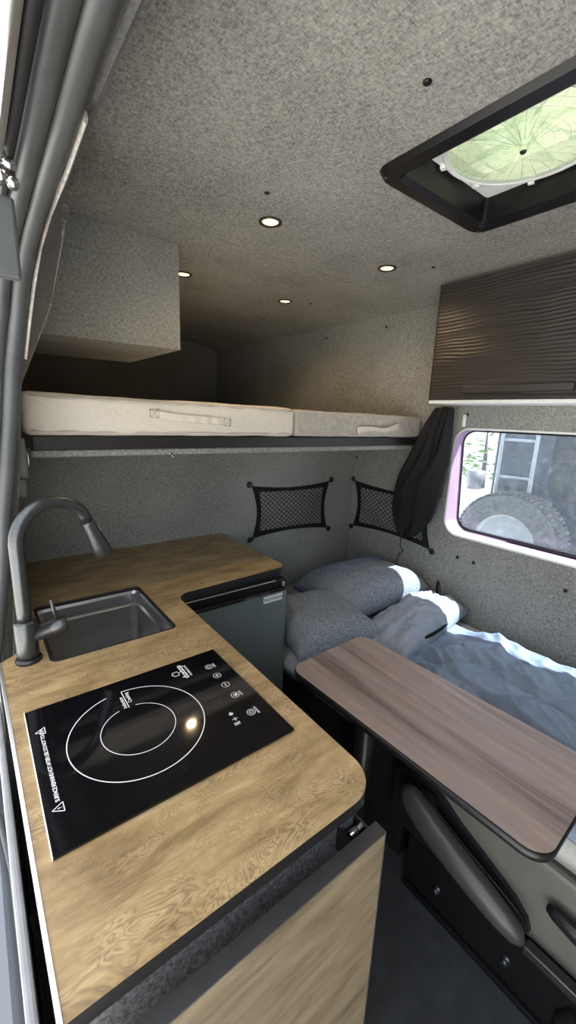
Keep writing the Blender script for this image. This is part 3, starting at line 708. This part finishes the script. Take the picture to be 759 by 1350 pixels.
# ------------------------------------------------------------------ raised bed
t = thing('bed_platform', 'raised bed platform, dark board with fabric wrapped lower rail', 'bed platform', (.95, 1.3, 1.29))
bm = BM(); box(bm, .13, XW - .004, 1.25, 3.38, 1.322, 1.359, .002); link('board', bm, M['board'], t)
bm = BM(); box(bm, .125, XW - .004, 1.264, 1.30, 1.301, 1.3215, .006, 3); link('rail', bm, M['fab_y'], t)
bm = BM(); lathe(bm, [(0, 0), (.004, 0), (.004, .012), (0, .012)], (.50, 1.255, 1.306), 'Y', 8);  tube(bm, [(.50, 1.255, 1.306), (.50, 1.248, 1.302), (.503, 1.245, 1.296), (.509, 1.245, 1.294), (.513, 1.246, 1.299)], .0016, 6); link('hook', bm, M['steel'], t)['label'] = 'tiny metal hook'
def mattress(name, x0, x1, y0, y1, z0, z1, r, matname, label, bulge=.010):
    t = thing(name, label, 'mattress', ((x0 + x1) / 2, (y0 + y1) / 2, z0), 'raised bed mattresses')
    bm = BM(); box(bm, x0, x1, y0, y1, z0, z1, r, 4)
    bmesh.ops.subdivide_edges(bm, edges=[e for e in bm.edges if e.calc_length() > .15], cuts=24, use_grid_fill=True)
    for v in bm.verts:
        if v.co.y < y0 + r * 1.2:
            v.co.y += .004 * nz(v.co.x, 0, v.co.z, 14)
            v.co.z += .004 * nz(v.co.x, 2, v.co.z, 8) - .004 * (1 if v.co.z > (z0 + z1) / 2 else 0) * (v.co.x - x0)
    for f in bm.faces: f.smooth = True
    link('cover', bm, M[matname], t)
    bm = BM()
    for z, dy in ((z0 + r * .55, .004), (z1 - r * .5, .003)):
        tube(bm, [(x0 + r * .6, y0 + .03, z), (x0 + r * .7, y0 + r * .5, z)] + [(x0 + r + (x1 - x0 - 2 * r) * k / 30, y0 + dy + .002 * math.sin(k * 1.7), z + .002 * nz(k, z, 0) - (.004 * (x1 - x0) * k / 30 if z > (z0 + z1) / 2 else 0)) for k in range(31)] + [(x1 - r * .7, y0 + r * .5, z)], .0035, 6)
    link('piping', bm, M['piping'], t)
    return t
ma = mattress('mattress', .110, .985, 1.238, 3.3, 1.3605, 1.470, .022, 'cream', 'cream damask mattress with stitched handle on the raised bed, left of two')
bm = BM()
def hs(u, v):
    x = .432 + .27 * u; sag = .006 * math.sin(u * PI)
    return (x, 1.234 - .006 * math.sin(u * PI) - .002 * math.sin(u * 40) * (u > .35), 1.428 - .022 * u - .008 * math.sin(u * 5) * .3 + .024 * (v - .5) - sag * .3)
solid_grid(bm, 40, 4, hs, (0, .004, 0)); ha = link('handle', bm, M['cream'], ma)
for x, z in ((.445, 1.428), (.69, 1.407)):
    bm = BM()
    for a, b_ in (((-.012, -.011), (.012, .011)), ((-.012, .011), (.012, -.011)), ((-.013, -.012), (-.013, .012)), ((.013, -.012), (.013, .012)), ((-.013, .012), (.013, .012)), ((-.013, -.012), (.013, -.012))):
        tube(bm, [(x + a[0], 1.2325, z + a[1]), (x + b_[0], 1.2325, z + b_[1])], .0012, 5)
    link('stitching', bm, M['piping'], ha)
mb = mattress('mattress', .99, XW - .012, 1.245, 3.3, 1.3605, 1.462, .014, 'grey_ticking', 'greyer beige mattress with pale loop handle on the raised bed, right of two')
bm = BM()
def hs2(u, v):
    return (1.325 + .272 * u, 1.236 - .014 * math.sin(u * PI), 1.388 + .016 * u + .005 * math.sin(u * 8) + (.030 - .012 * math.sin(u * PI)) * (v - .5))
solid_grid(bm, 30, 4, hs2, (0, .004, 0)); link('handle', bm, M['handle_cloth'], mb)

# ------------------------------------------------------------------ padded box and overhead cabinet
bm = BM(); plate(bm, [(.185, 1.655), (.664, 1.662), (.664, ZC - .001), (.275, ZC - .001), (.23, 1.84)], [], 1.545, 2.14, 'XZ')
tag(link('padded_box', bm, M['fab_y'], None, (.45, 1.8, 1.66)), 'grey fabric covered storage box hanging from the ceiling over the raised bed', 'storage box')
t = thing('overhead_cabinet', 'dark brown ribbed wood cabinet over the window', 'cabinet', (1.6, .3, 1.51))
CX = 1.60
bm = BM(); box(bm, CX + .02, XW - .001, -.65, 1.092, 1.528, 1.978, .001); link('carcass', bm, M['board'], t)
bm = BM(); box(bm, CX + .004, XW - .001, -.65, 1.094, 1.514, 1.5275, .001); link('bottom_lip', bm, M['white_plastic'], t)
bm = BM(); box(bm, CX + .022, XW - .04, -.65, 1.088, 1.979, 1.9905, .002); link('filler_strip', bm, M['fab_x'], t)
bm = BM()
def rib(u, v):
    y = -.65 + 1.745 * u; z = 1.5285 + .452 * v
    ph = z * 2 * PI / .0135 + 4.2 * nz(y * 3, z * 9, 0) + 2.6 * nz(y * 8, z * 13, 4) + 1.0 * nz(y * 20, z * 20, 8)
    hgt = .0026 * (math.sin(ph) * .5 + .5) ** 1.5 * (.5 + .6 * nz(y * 5, z * 25, 9))
    e = min(u * 1.745, (1 - u) * 1.745, v * .452, (1 - v) * .452)
    return (CX - max(0, hgt) * min(1, e / .006), y, z)
solid_grid(bm, 230, 300, rib, (.019, 0, 0)); dd = link('door', bm, M['ribbed'], t)
bm = BM(); box(bm, CX - .017, CX - .0005, .545, .935, 1.554, 1.580, .003); link('handle', bm, M['ribbed_handle'], dd)

# ------------------------------------------------------------------ ceiling lights and screws
def ceiling_light():
    t = thing('ceiling_light', 'x', 'ceiling light', (0, 0, ZC), 'round warm ceiling lights')
    bm = BM(); lathe(bm, [(.033, ZC), (.036, ZC - .001), (.036, ZC - .004), (.031, ZC - .006), (.026, ZC - .004), (.024, ZC - .001), (.024, ZC)], (0, 0, 0), n=32, closed=True); link('trim_ring', bm, M['gunmetal'], t)
    bm = BM(); lathe(bm, [(0, ZC - .0035), (.018, ZC - .0032), (.0245, ZC - .0015)], (0, 0, 0), n=24); link('lens', bm, M['lamp'], t)
    return t
cl = ceiling_light()
spots = [(.806, 1.18, 'round ceiling light nearest the side door, in front of the ceiling seam'), (1.367, 1.187, 'round ceiling light next to the dark overhead cabinet'),
         (1.368, 1.85, 'round ceiling light farthest back, over the right mattress'), (.808, 1.832, 'round ceiling light beside the grey fabric box')]
for i, (x, y, lb) in enumerate(spots):
    if i == 0: cl.location = (x, y, ZC); cl['label'] = lb
    else: copy_tree(cl, (x, y, ZC), lb)
# warm light thrown by the four lamps
for x, y, _ in spots:
    ld = bpy.data.lights.new('lamp_glow', 'SPOT'); ld.energy = 1.6; ld.color = (1, .72, .42); ld.spot_size = R(150); ld.spot_blend = .6; ld.shadow_soft_size = .02
    lo_ = bpy.data.objects.new('lamp_glow', ld); lo_.location = (x, y, ZC - .012); C.objects.link(lo_)
bm = BM(); lathe(bm, [(.0, -.005), (.004, -.0045), (.0075, -.003), (.008, 0), (.004, .004), (0, .004)], (0, 0, 0), n=14)
scr = link('screw', bm, M['screw'], None, (0, 0, 0)); tag(scr, 'x', 'screw', 'black upholstery screws')
scrs = [((.706, .557, ZC), 'Z', 'black screw in the ceiling left of the roof fan', 1.0), ((.704, 1.05, ZC), 'Z', 'black ceiling screw in front of the light nearest the side door', .9), ((1.485, 1.06, ZC), 'Z', 'black ceiling screw right of the light next to the overhead cabinet', .9),
        ((1.488, 1.79, ZC), 'Z', 'black ceiling screw right of the farthest light', .9), ((1.523, 2.27, ZC), 'Z', 'black ceiling screw behind the farthest light', .9),
        ((XW, 1.994, 1.911), 'X', 'black screw high on the wall over the right mattress, the farther of two', .9), ((XW, 1.532, 1.913), 'X', 'black screw high on the wall over the right mattress, the nearer of two', .9),
        ((XW, 1.671, 1.221), 'X', 'black screw in the corner just below the raised bed', .8), ((XW, 1.019, 1.474), 'X', 'black screw above the window corner under the cabinet', 1.0),
        ((XW, .973, .81), 'X', 'black screw below the window, left of the close pair', 1.0), ((XW, .892, .808), 'X', 'black screw below the window, right of the close pair', 1.0),
        ((XW, .515, .81), 'X', 'black screw below the window at the right photo edge', 1.0)]
for i, (p, ax, lb, s) in enumerate(scrs):
    o = scr if i == 0 else scr.copy()
    if i: C.objects.link(o)
    o.location = p; o['label'] = lb; o.scale = (s, s, s)
    if ax == 'X': o.rotation_euler = (0, R(90), 0)
# ------------------------------------------------------------------ roof fan
t = thing('roof_fan', 'black framed roof vent fan with pale translucent lid', 'roof fan', (1.08, .56, ZC - .02))
bm = BM()
A = [rrect(.838, 1.315, .322, .80, .045), rrect(.846, 1.307, .33, .792, .042), rrect(.878, 1.275, .362, .76, .02), rrect(.892, 1.262, .375, .747, .012), rrect(.896, 1.258, .379, .743, .01)]
hz_ = [ZC - .0005, ZC - .014, ZC - .016, ZC - .008, ZC + .058]
rs = [[bm.verts.new((x, y, z)) for x, y in L] for L, z in zip(A, hz_)]
for a, b_ in zip(rs, rs[1:]):
    for i in range(len(a)): bm.faces.new((a[i], a[(i + 1) % len(a)], b_[(i + 1) % len(a)], b_[i]))
fg = link('garnish', bm, M['black_gloss'], t)
for x, y in ((.862, .776), (1.292, .776), (.862, .345), (1.292, .345)):
    bm = BM(); lathe(bm, [(0, -.003), (.004, -.002), (.005, 0)], (x, y, ZC - .0145), n=10); link('frame_screw', bm, M['gunmetal'], fg)
FC = (1.078, .561)
bm = BM(); plate(bm, rrect(.8985, 1.2565, .3805, .7405, .01), [[(FC[0] + .165 * math.cos(2 * PI * k / 48), FC[1] + .165 * math.sin(2 * PI * k / 48)) for k in range(48)]], ZC + .052, ZC + .057); link('flange', bm, M['white_plastic'], t)
bm = BM(); lathe(bm, [(.163, ZC + .052), (.163, ZC + .046), (.172, ZC + .043), (.177, ZC + .047), (.177, ZC + .052)], (*FC, 0), n=56, closed=True)
for k in range(8):
    a = 2 * PI * (k + .4) / 8; m4 = Matrix.Translation((FC[0], FC[1], 0)) @ Matrix.Rotation(a, 4, 'Z')
    box(bm, .172, .186, -.008, .008, ZC + .040, ZC + .052, .002, M4=m4)
link('ring', bm, M['white_plastic'], t)
bm = BM(); lathe(bm, [(.163, ZC + .05), (.158, ZC + .042), (.12, ZC + .038), (.05, ZC + .036), (.0, ZC + .036)], (*FC, 0), n=48)
bmesh.ops.delete(bm, geom=[f for f in bm.faces if len(f.verts) > 4], context='FACES')
link('screen', bm, M['clear'], t)
bm = BM()
for k in range(28):
    a = 2 * PI * k / 28; tube(bm, [(FC[0] + .03 * math.cos(a), FC[1] + .03 * math.sin(a), ZC + .038), (FC[0] + .16 * math.cos(a), FC[1] + .16 * math.sin(a), ZC + .046)], .0005, 4)
for r_ in (.06, .09, .12, .145): tube(bm, [(FC[0] + r_ * math.cos(2 * PI * k / 40), FC[1] + r_ * math.sin(2 * PI * k / 40), ZC + .0405 + r_ * .02) for k in range(40)], .0005, 4, closed=True)
link('screen_ribs', bm, M['white_plastic'], t)
bm = BM(); lathe(bm, [(0, ZC + .030), (.008, ZC + .030), (.010, ZC + .034), (.010, ZC + .05), (.024, ZC + .052), (.028, ZC + .075), (.028, ZC + .10), (0, ZC + .10)], (*FC, 0), n=24); hb = link('motor_hub', bm, M['clear'], t)
bm = BM(); lathe(bm, [(0, ZC + .026), (.006, ZC + .0265), (.0075, ZC + .03), (0, ZC + .031)], (*FC, 0), n=16); link('center_knob', bm, M['black'], hb)
for k in range(8):
    bm = BM(); a0 = 2 * PI * k / 8
    def bl(u, v, a0=a0):
        r_ = .03 + .12 * u; a = a0 + (v - .5) * (.35 + .25 * u) + .25 * u
        return (FC[0] + r_ * math.cos(a), FC[1] + r_ * math.sin(a), ZC + .075 + .03 * (v - .5))
    solid_grid(bm, 8, 4, bl, (0, 0, .0015)); link('blade', bm, M['clear'], t)
bm = BM(); rsn = []
for d, z in ((-.02, ZC + .062), (-.02, ZC + .14), (.015, ZC + .165), (.06, ZC + .175)):
    rsn.append([bm.verts.new((x, y, z)) for x, y in rrect(.875 + d, 1.28 - d, .36 + d, .765 - d, .03)])
for a, b_ in zip(rsn, rsn[1:]):
    for i in range(len(a)): bm.faces.new((a[i], a[(i + 1) % len(a)], b_[(i + 1) % len(a)], b_[i]))
bm.faces.new(rsn[-1]); link('lid', bm, M['lid'], t)
bm = BM(); box(bm, 1.14, 1.22, .40, .47, ZC + .066, ZC + .11, .004); link('lift_motor', bm, M['grey_plastic'], t)
bm = BM(); box(bm, .935, .985, .60, .66, ZC + .09, ZC + .11, .004); link('switch_box', bm, plain('teal plastic', (.12, .24, .24), .4), t)

# ------------------------------------------------------------------ wall nets
def net(label, P, wall, sag, hang):
    """P: corner dict uv tl,tr,br,bl on wall; wall(u,v,off) -> world"""
    tl, tr_, br, bl_ = [Vector(p) for p in P]
    c = (tl + tr_ + br + bl_) / 4
    t = thing('storage_net', label, 'storage net', wall(c.x, c.y, 0), 'elastic wall nets')
    def S(u, v, inset=0):   # bilinear with edges bowed inward
        p = (tl * (1 - u) + tr_ * u) * (1 - v) + (bl_ * (1 - u) + br * u) * v
        q = p.copy()
        q += (c - p) * (sag * 4 * u * (1 - u) * (1 - 0) * abs(2 * v - 1) ** 2 + sag * .8 * 4 * v * (1 - v) * abs(2 * u - 1) ** 2)
        return q
    def W(u, v, off): q = S(u, v); return wall(q.x, q.y, off)
    bm = BM(); n = 24; w = .055
    rim_o = [(k / n, 0) for k in range(n)] + [(1, k / n) for k in range(n)] + [(1 - k / n, 1) for k in range(n)] + [(0, 1 - k / n) for k in range(n)]
    def ins(u, v): return (w + (1 - 2 * w) * u, w * 1.7 + (1 - 3.4 * w) * v)
    vo, vi, vo2, vi2 = [], [], [], []
    for u, v in rim_o:
        vo.append(bm.verts.new(wall(*S(u, v), .010))); vi.append(bm.verts.new(wall(*S(*ins(u, v)), .012)))
        vo2.append(bm.verts.new(wall(*S(u, v), .004))); vi2.append(bm.verts.new(wall(*S(*ins(u, v)), .005)))
    k = len(vo)
    for A_, B_ in ((vo, vi), (vi, vi2), (vi2, vo2), (vo2, vo)):
        for i in range(k): bm.faces.new((A_[i], A_[(i + 1) % k], B_[(i + 1) % k], B_[i]))
    link('border_band', bm, M['black_cloth'], t)
    bm = BM(); a0, a1, b0, b1 = w * .6, 1 - w * .6, w, 1 - w; m_ = 15
    asp = 1.5
    for d in range(-m_, m_ * 2):
        for sg in (1, -1):
            pts = []
            for s in range(25):
                v = s / 24; u = d / m_ + (v if sg > 0 else 1 - v) * .62
                if 0 <= u <= 1: pts.append(W(a0 + (a1 - a0) * u, b0 + (b1 - b0) * v, .008 + .002 * sg + .003 * nz(u * 7, v * 7, d)))
            if len(pts) > 2: tube(bm, pts, .0017, 4)
    link('mesh', bm, M['black_cloth'], t)
    for i, (u, v) in enumerate(((0, 0), (1, 0), (1, 1), (0, 1))):
        bm = BM(); q = S(u, v); dirv = (q - c).normalized() * .018; p0 = Vector(wall(*q, .008)); p1 = Vector(wall(*(q + dirv), .008))
        axis = Vector(wall(0, 0, 1)) - Vector(wall(0, 0, 0))
        s1 = (p1 - p0).normalized(); s2 = axis.cross(s1).normalized()
        tube(bm, [p1 + s1 * .012 * math.cos(2 * PI * k / 14) + s2 * .012 * math.sin(2 * PI * k / 14) for k in range(14)], .0042, 8, closed=True)
        tube(bm, [p1 - axis * .0065, p1 + axis * .004], .0065, 10); tube(bm, [p0 - s1 * .012, p0 + s1 * .008], .005, 6); tube(bm, [p1 + axis * -.012, p1], .003, 6)
        link('eyelet', bm, M['black'], t)
    return t
net('black elastic storage net on the back wall above the counter corner', [(1.082, 1.095), (1.598, 1.088), (1.598, .818), (1.092, .828)], lambda u, v, o: (u, YB - o, v), .14, 0)
net('black elastic storage net on the window wall, half behind the hanging mesh bag', [(1.662, 1.083), (1.125, 1.085), (1.125, .81), (1.652, .812)], lambda u, v, o: (XW - o, u, v), .14, 0)

# hanging mesh bag
t = thing('mesh_bag', 'black mesh bag hanging from the overhead cabinet left of the window', 'mesh bag', (1.73, 1.12, .82))
rows = [(1.50, 1.148, 1.050), (1.42, 1.195, 1.046), (1.33, 1.235, 1.042), (1.25, 1.272, 1.043), (1.18, 1.308, 1.052), (1.10, 1.326, 1.060), (1.03, 1.335, 1.075), (.97, 1.33, 1.10), (.91, 1.315, 1.14), (.87, 1.29, 1.18), (.85, 1.26, 1.22)]
def bag(sgn):
    def g(u, v):
        k = v * (len(rows) - 1); i = min(int(k), len(rows) - 2); f = k - i
        z = rows[i][0] * (1 - f) + rows[i + 1][0] * f; yl = rows[i][1] * (1 - f) + rows[i + 1][1] * f; yr = rows[i][2] * (1 - f) + rows[i + 1][2] * f
        y = yl + (yr - yl) * u; ed = (max(0, 1 - (2 * u - 1) ** 2)) ** .5
        th = (.012 + .034 * math.sin(min(1, v * 1.15) * PI) ** .8) * ed
        fold = .010 * math.sin(u * 17 + v * 3 + 2 * nz(u * 2, v * 3, 1)) * ed + .012 * nz(u * 5, v * 6, 3) * ed
        x = 1.738 - (th + fold if sgn > 0 else -th * .4)
        return (min(x, XW - .015), y, z + .006 * math.sin(u * 9) * (v > .9))
    return g
bm = BM(); grid(bm, 44, 70, bag(1)); grid(bm, 44, 70, bag(-1)); bmesh.ops.remove_doubles(bm, verts=bm.verts[:], dist=.0006)
bg = link('pouch', bm, M['mesh_black'], t)
bm = BM()
for k in range(-20, 40):       # coarse net over the lower half
    for sg in (1, -1):
        pts = []
        for s in range(30):
            v = .35 + .6 * s / 29; u = k / 18 + (sg * .9) * (v - .35)
            if .04 < u < .96: p = Vector(bag(1)(u, v)); pts.append(p - Vector((.0025, 0, 0)))
        if len(pts) > 2: tube(bm, pts, .0011, 4)
link('netting', bm, M['black'], bg)
bm = BM()
def strap(u, v):
    k = u; y = 1.062 + .055 * k * k; z = 1.50 - .32 * k
    return (1.722 - .03 * math.sin(k * PI), y + .022 * v + .01, z)
solid_grid(bm, 60, 2, lambda u, v: (strap(u, v)[0] - .0022 * (math.sin(u * 150) > 0), *strap(u, v)[1:]), (.004, 0, 0)); link('webbing_strap', bm, M['black_cloth'], t)['label'] = 'ribbed webbing strap'
bm = BM(); tube(bm, [(1.722, 1.25, .85), (1.735, 1.262, .80), (1.75, 1.25, .77), (1.765, 1.285, .745), (1.775, 1.30, .70), (1.778, 1.30, .67)], .0025, 6); link('drawcord', bm, M['black'], t)
bm = BM(); tube(bm, [(1.738, 1.135, 1.497), (1.74, 1.10, 1.505), (1.742, 1.06, 1.499)], .004, 6); link('top_cord', bm, M['black'], t)
bm = BM(); box(bm, XW - .012, XW - .001, 1.018, 1.034, 1.42, 1.475, .004, 2); tag(link('wall_hook', bm, M['white_plastic'], None, (XW, 1.026, 1.42)), 'small white clip on the wall above the window corner, beside the mesh bag', 'clip')

# ------------------------------------------------------------------ outside, seen through the window
t = thing('parked_vehicle', 'dark parked off road vehicle outside the window with rear spare wheel', 'vehicle', (3.6, .2, ZG))
bm = BM(); plate(bm, rrect(-.75, 1.50, -.10, 2.05, .10), [rrect(-.55, 1.12, .95, 1.80, .08)], 3.12, 6.5, 'YZ'); link('body', bm, M['paint'], t)
bm = BM(); plate(bm, rrect(-.55, 1.12, .95, 1.80, .08), [], 3.135, 3.15, 'YZ'); link('rear_glass', bm, M['dark_glass'], t)
bm = BM(); box(bm, 3.05, 3.12, -.7, 1.46, -.12, .06, .02); link('bumper', bm, M['black'], t)
for y in (-.55, 1.15):
    for x in (3.75, 5.7):
        bm = BM(); lathe(bm, [(.18, -.1), (.30, -.11), (.36, -.09), (.37, 0), (.36, .09), (.30, .11), (.18, .1)], (x, y, ZG + .37), 'Y', 32); link('wheel', bm, M['tyre'], t)
TY, TZ_, TX = 1.235, .64, 2.93
bm = BM(); lathe(bm, [(.20, -.085), (.215, -.10), (.30, -.105), (.335, -.085), (.35, -.05), (.352, .05), (.335, .085), (.30, .10), (.2, .1)], (TX, TY, TZ_), 'X', 64, closed=True)
for k in range(64):
    a = 2 * PI * k / 64
    m4 = Matrix.Translation((TX, TY, TZ_)) @ Matrix.Rotation(a, 4, 'X')
    for x0 in (-.082, -.025, .032): box(bm, x0, x0 + .048, -.012, .012, .345, .3565, M4=m4)
sp = link('spare_tyre', bm, M['tyre'], t)
bm = BM(); lathe(bm, [(.205, -.06), (.212, -.085), (.200, -.09), (.185, -.06), (.14, -.035), (.125, -.05), (.10, -.07), (.075, -.075), (.06, -.09), (0, -.092)], (TX, TY, TZ_), 'X', 48); link('rim', bm, M['rim'], sp)
bm = BM()
for y in (1.42, 1.19): tube(bm, [(3.10, y, -.0), (3.02, y, .05), (3.02, y, 1.9), (3.10, y, 1.98)], .014, 8)
for z in (.30, .56, .82, 1.08, 1.34, 1.60): tube(bm, [(3.02, 1.42, z), (3.02, 1.19, z)], .011, 8)
link('ladder', bm, M['rim'], t)
bm = BM(); box(bm, 3.09, 3.121, 1.27, 1.40, .75, 1.0, .01); link('tail_light', bm, M['dark_glass'], t)
bm = BM(); box(bm, 8, 8.2, 1, 12, ZG, 3.0); structure('garden_wall', bm, M['render_wall'])
t = thing('shrub', 'green leafy shrub outside at the upper left of the window', 'shrub', (6.2, 3.2, ZG))
bm = BM()
for k in range(420):
    a, b_, r_ = random.uniform(0, 2 * PI), random.uniform(-1.2, 1.5), random.uniform(.6, 1) ** .4
    p = Vector((6.2 + .8 * r_ * math.cos(a) * math.cos(b_), 3.15 + .7 * r_ * math.sin(a) * math.cos(b_), 1.55 + 1.0 * r_ * math.sin(b_)))
    m4 = Matrix.Translation(p) @ Matrix.Rotation(random.uniform(0, 6), 4, 'Z') @ Matrix.Rotation(random.uniform(-1, 1), 4, 'X')
    vs = [bm.verts.new(m4 @ Vector(q)) for q in ((-.09, 0, 0), (0, -.04, .02), (.09, 0, 0), (0, .04, .02))]; bm.faces.new(vs)
link('foliage', bm, M['leaf'], t)
bm = BM(); tube(bm, [(6.2, 3.15, ZG), (6.22, 3.13, .4), (6.2, 3.15, 1.4)], [.06, .045, .02], 8); link('stem', bm, M['board'], t)
t = thing('planter', 'dark square pot outside, at the left of the window view', 'planter', (5.2, 2.62, ZG))
bm = BM(); lathe(bm, [(0, .62), (.10, .62), (.14, .86), (.125, .86), (.10, .66), (0, .66)], (5.2, 2.72, 0), n=4); link('pot', bm, M['grey_plastic'], t)
bm = BM(); box(bm, 5.08, 5.32, 2.6, 2.84, ZG, .619, .01); link('stand', bm, M['render_wall'], t)

# outside of the door opening, lower left of the photograph
t = thing('door_step', 'grey blue painted door step outside the galley, lower left edge', 'step', (-.06, .8, .2))
bm = BM()
pr = [(-.016, .50), (-.024, .535), (-.04, .54), (-.08, .525), (-.16, .49), (-.25, .42), (-.32, .25), (-.34, .0), (-.34, -.3), (-.016, -.3)]
plate(bm, pr, [], .35, 1.18, 'XZ'); link('painted_sill', bm, M['paint_blue'], t)
bm = BM(); tube(bm, [(-.020, .36, .548), (-.020, .6, .548), (-.022, .8, .548), (-.035, .95, .548), (-.07, 1.02, .538), (-.12, 1.03, .515)], .0055, 8); link('sill_seal', bm, M['rubber'], t)
bm = BM(); box(bm, -.30, -.10, .36, .62, .535, .552, .006); link('tread', bm, M['black'], t)

# ------------------------------------------------------------------ light
w = bpy.data.worlds.new('sky'); sc.world = w; w.use_nodes = True; nt = w.node_tree
bgd = nt.nodes['Background']
sky = nt.nodes.new('ShaderNodeTexSky'); sky.sky_type = 'NISHITA'; sky.sun_disc = False; sky.sun_elevation = R(62); sky.sun_rotation = R(156); sky.air_density = 1.0; sky.dust_density = 3.0
mxn = nt.nodes.new('ShaderNodeMix'); mxn.data_type = 'RGBA'; mxn.inputs[0].default_value = .72; mxn.inputs[7].default_value = (3.35, 3.35, 3.25, 1)
nt.links.new(sky.outputs[0], mxn.inputs[6]); nt.links.new(mxn.outputs[2], bgd.inputs[0]); bgd.inputs[1].default_value = .30
sd = bpy.data.lights.new('sun', 'SUN'); sd.energy = 8.0; sd.angle = R(.6); sd.color = (1, .95, .88)
so = bpy.data.objects.new('sun', sd); C.objects.link(so)
so.rotation_euler = Vector((-.37, .45, -1)).to_track_quat('-Z', 'Y').to_euler()
sc.view_settings.view_transform = 'Standard'; sc.view_settings.look = 'None'; sc.view_settings.gamma = 1; sc.view_settings.use_curve_mapping = False
sc.view_settings.exposure = 1.6
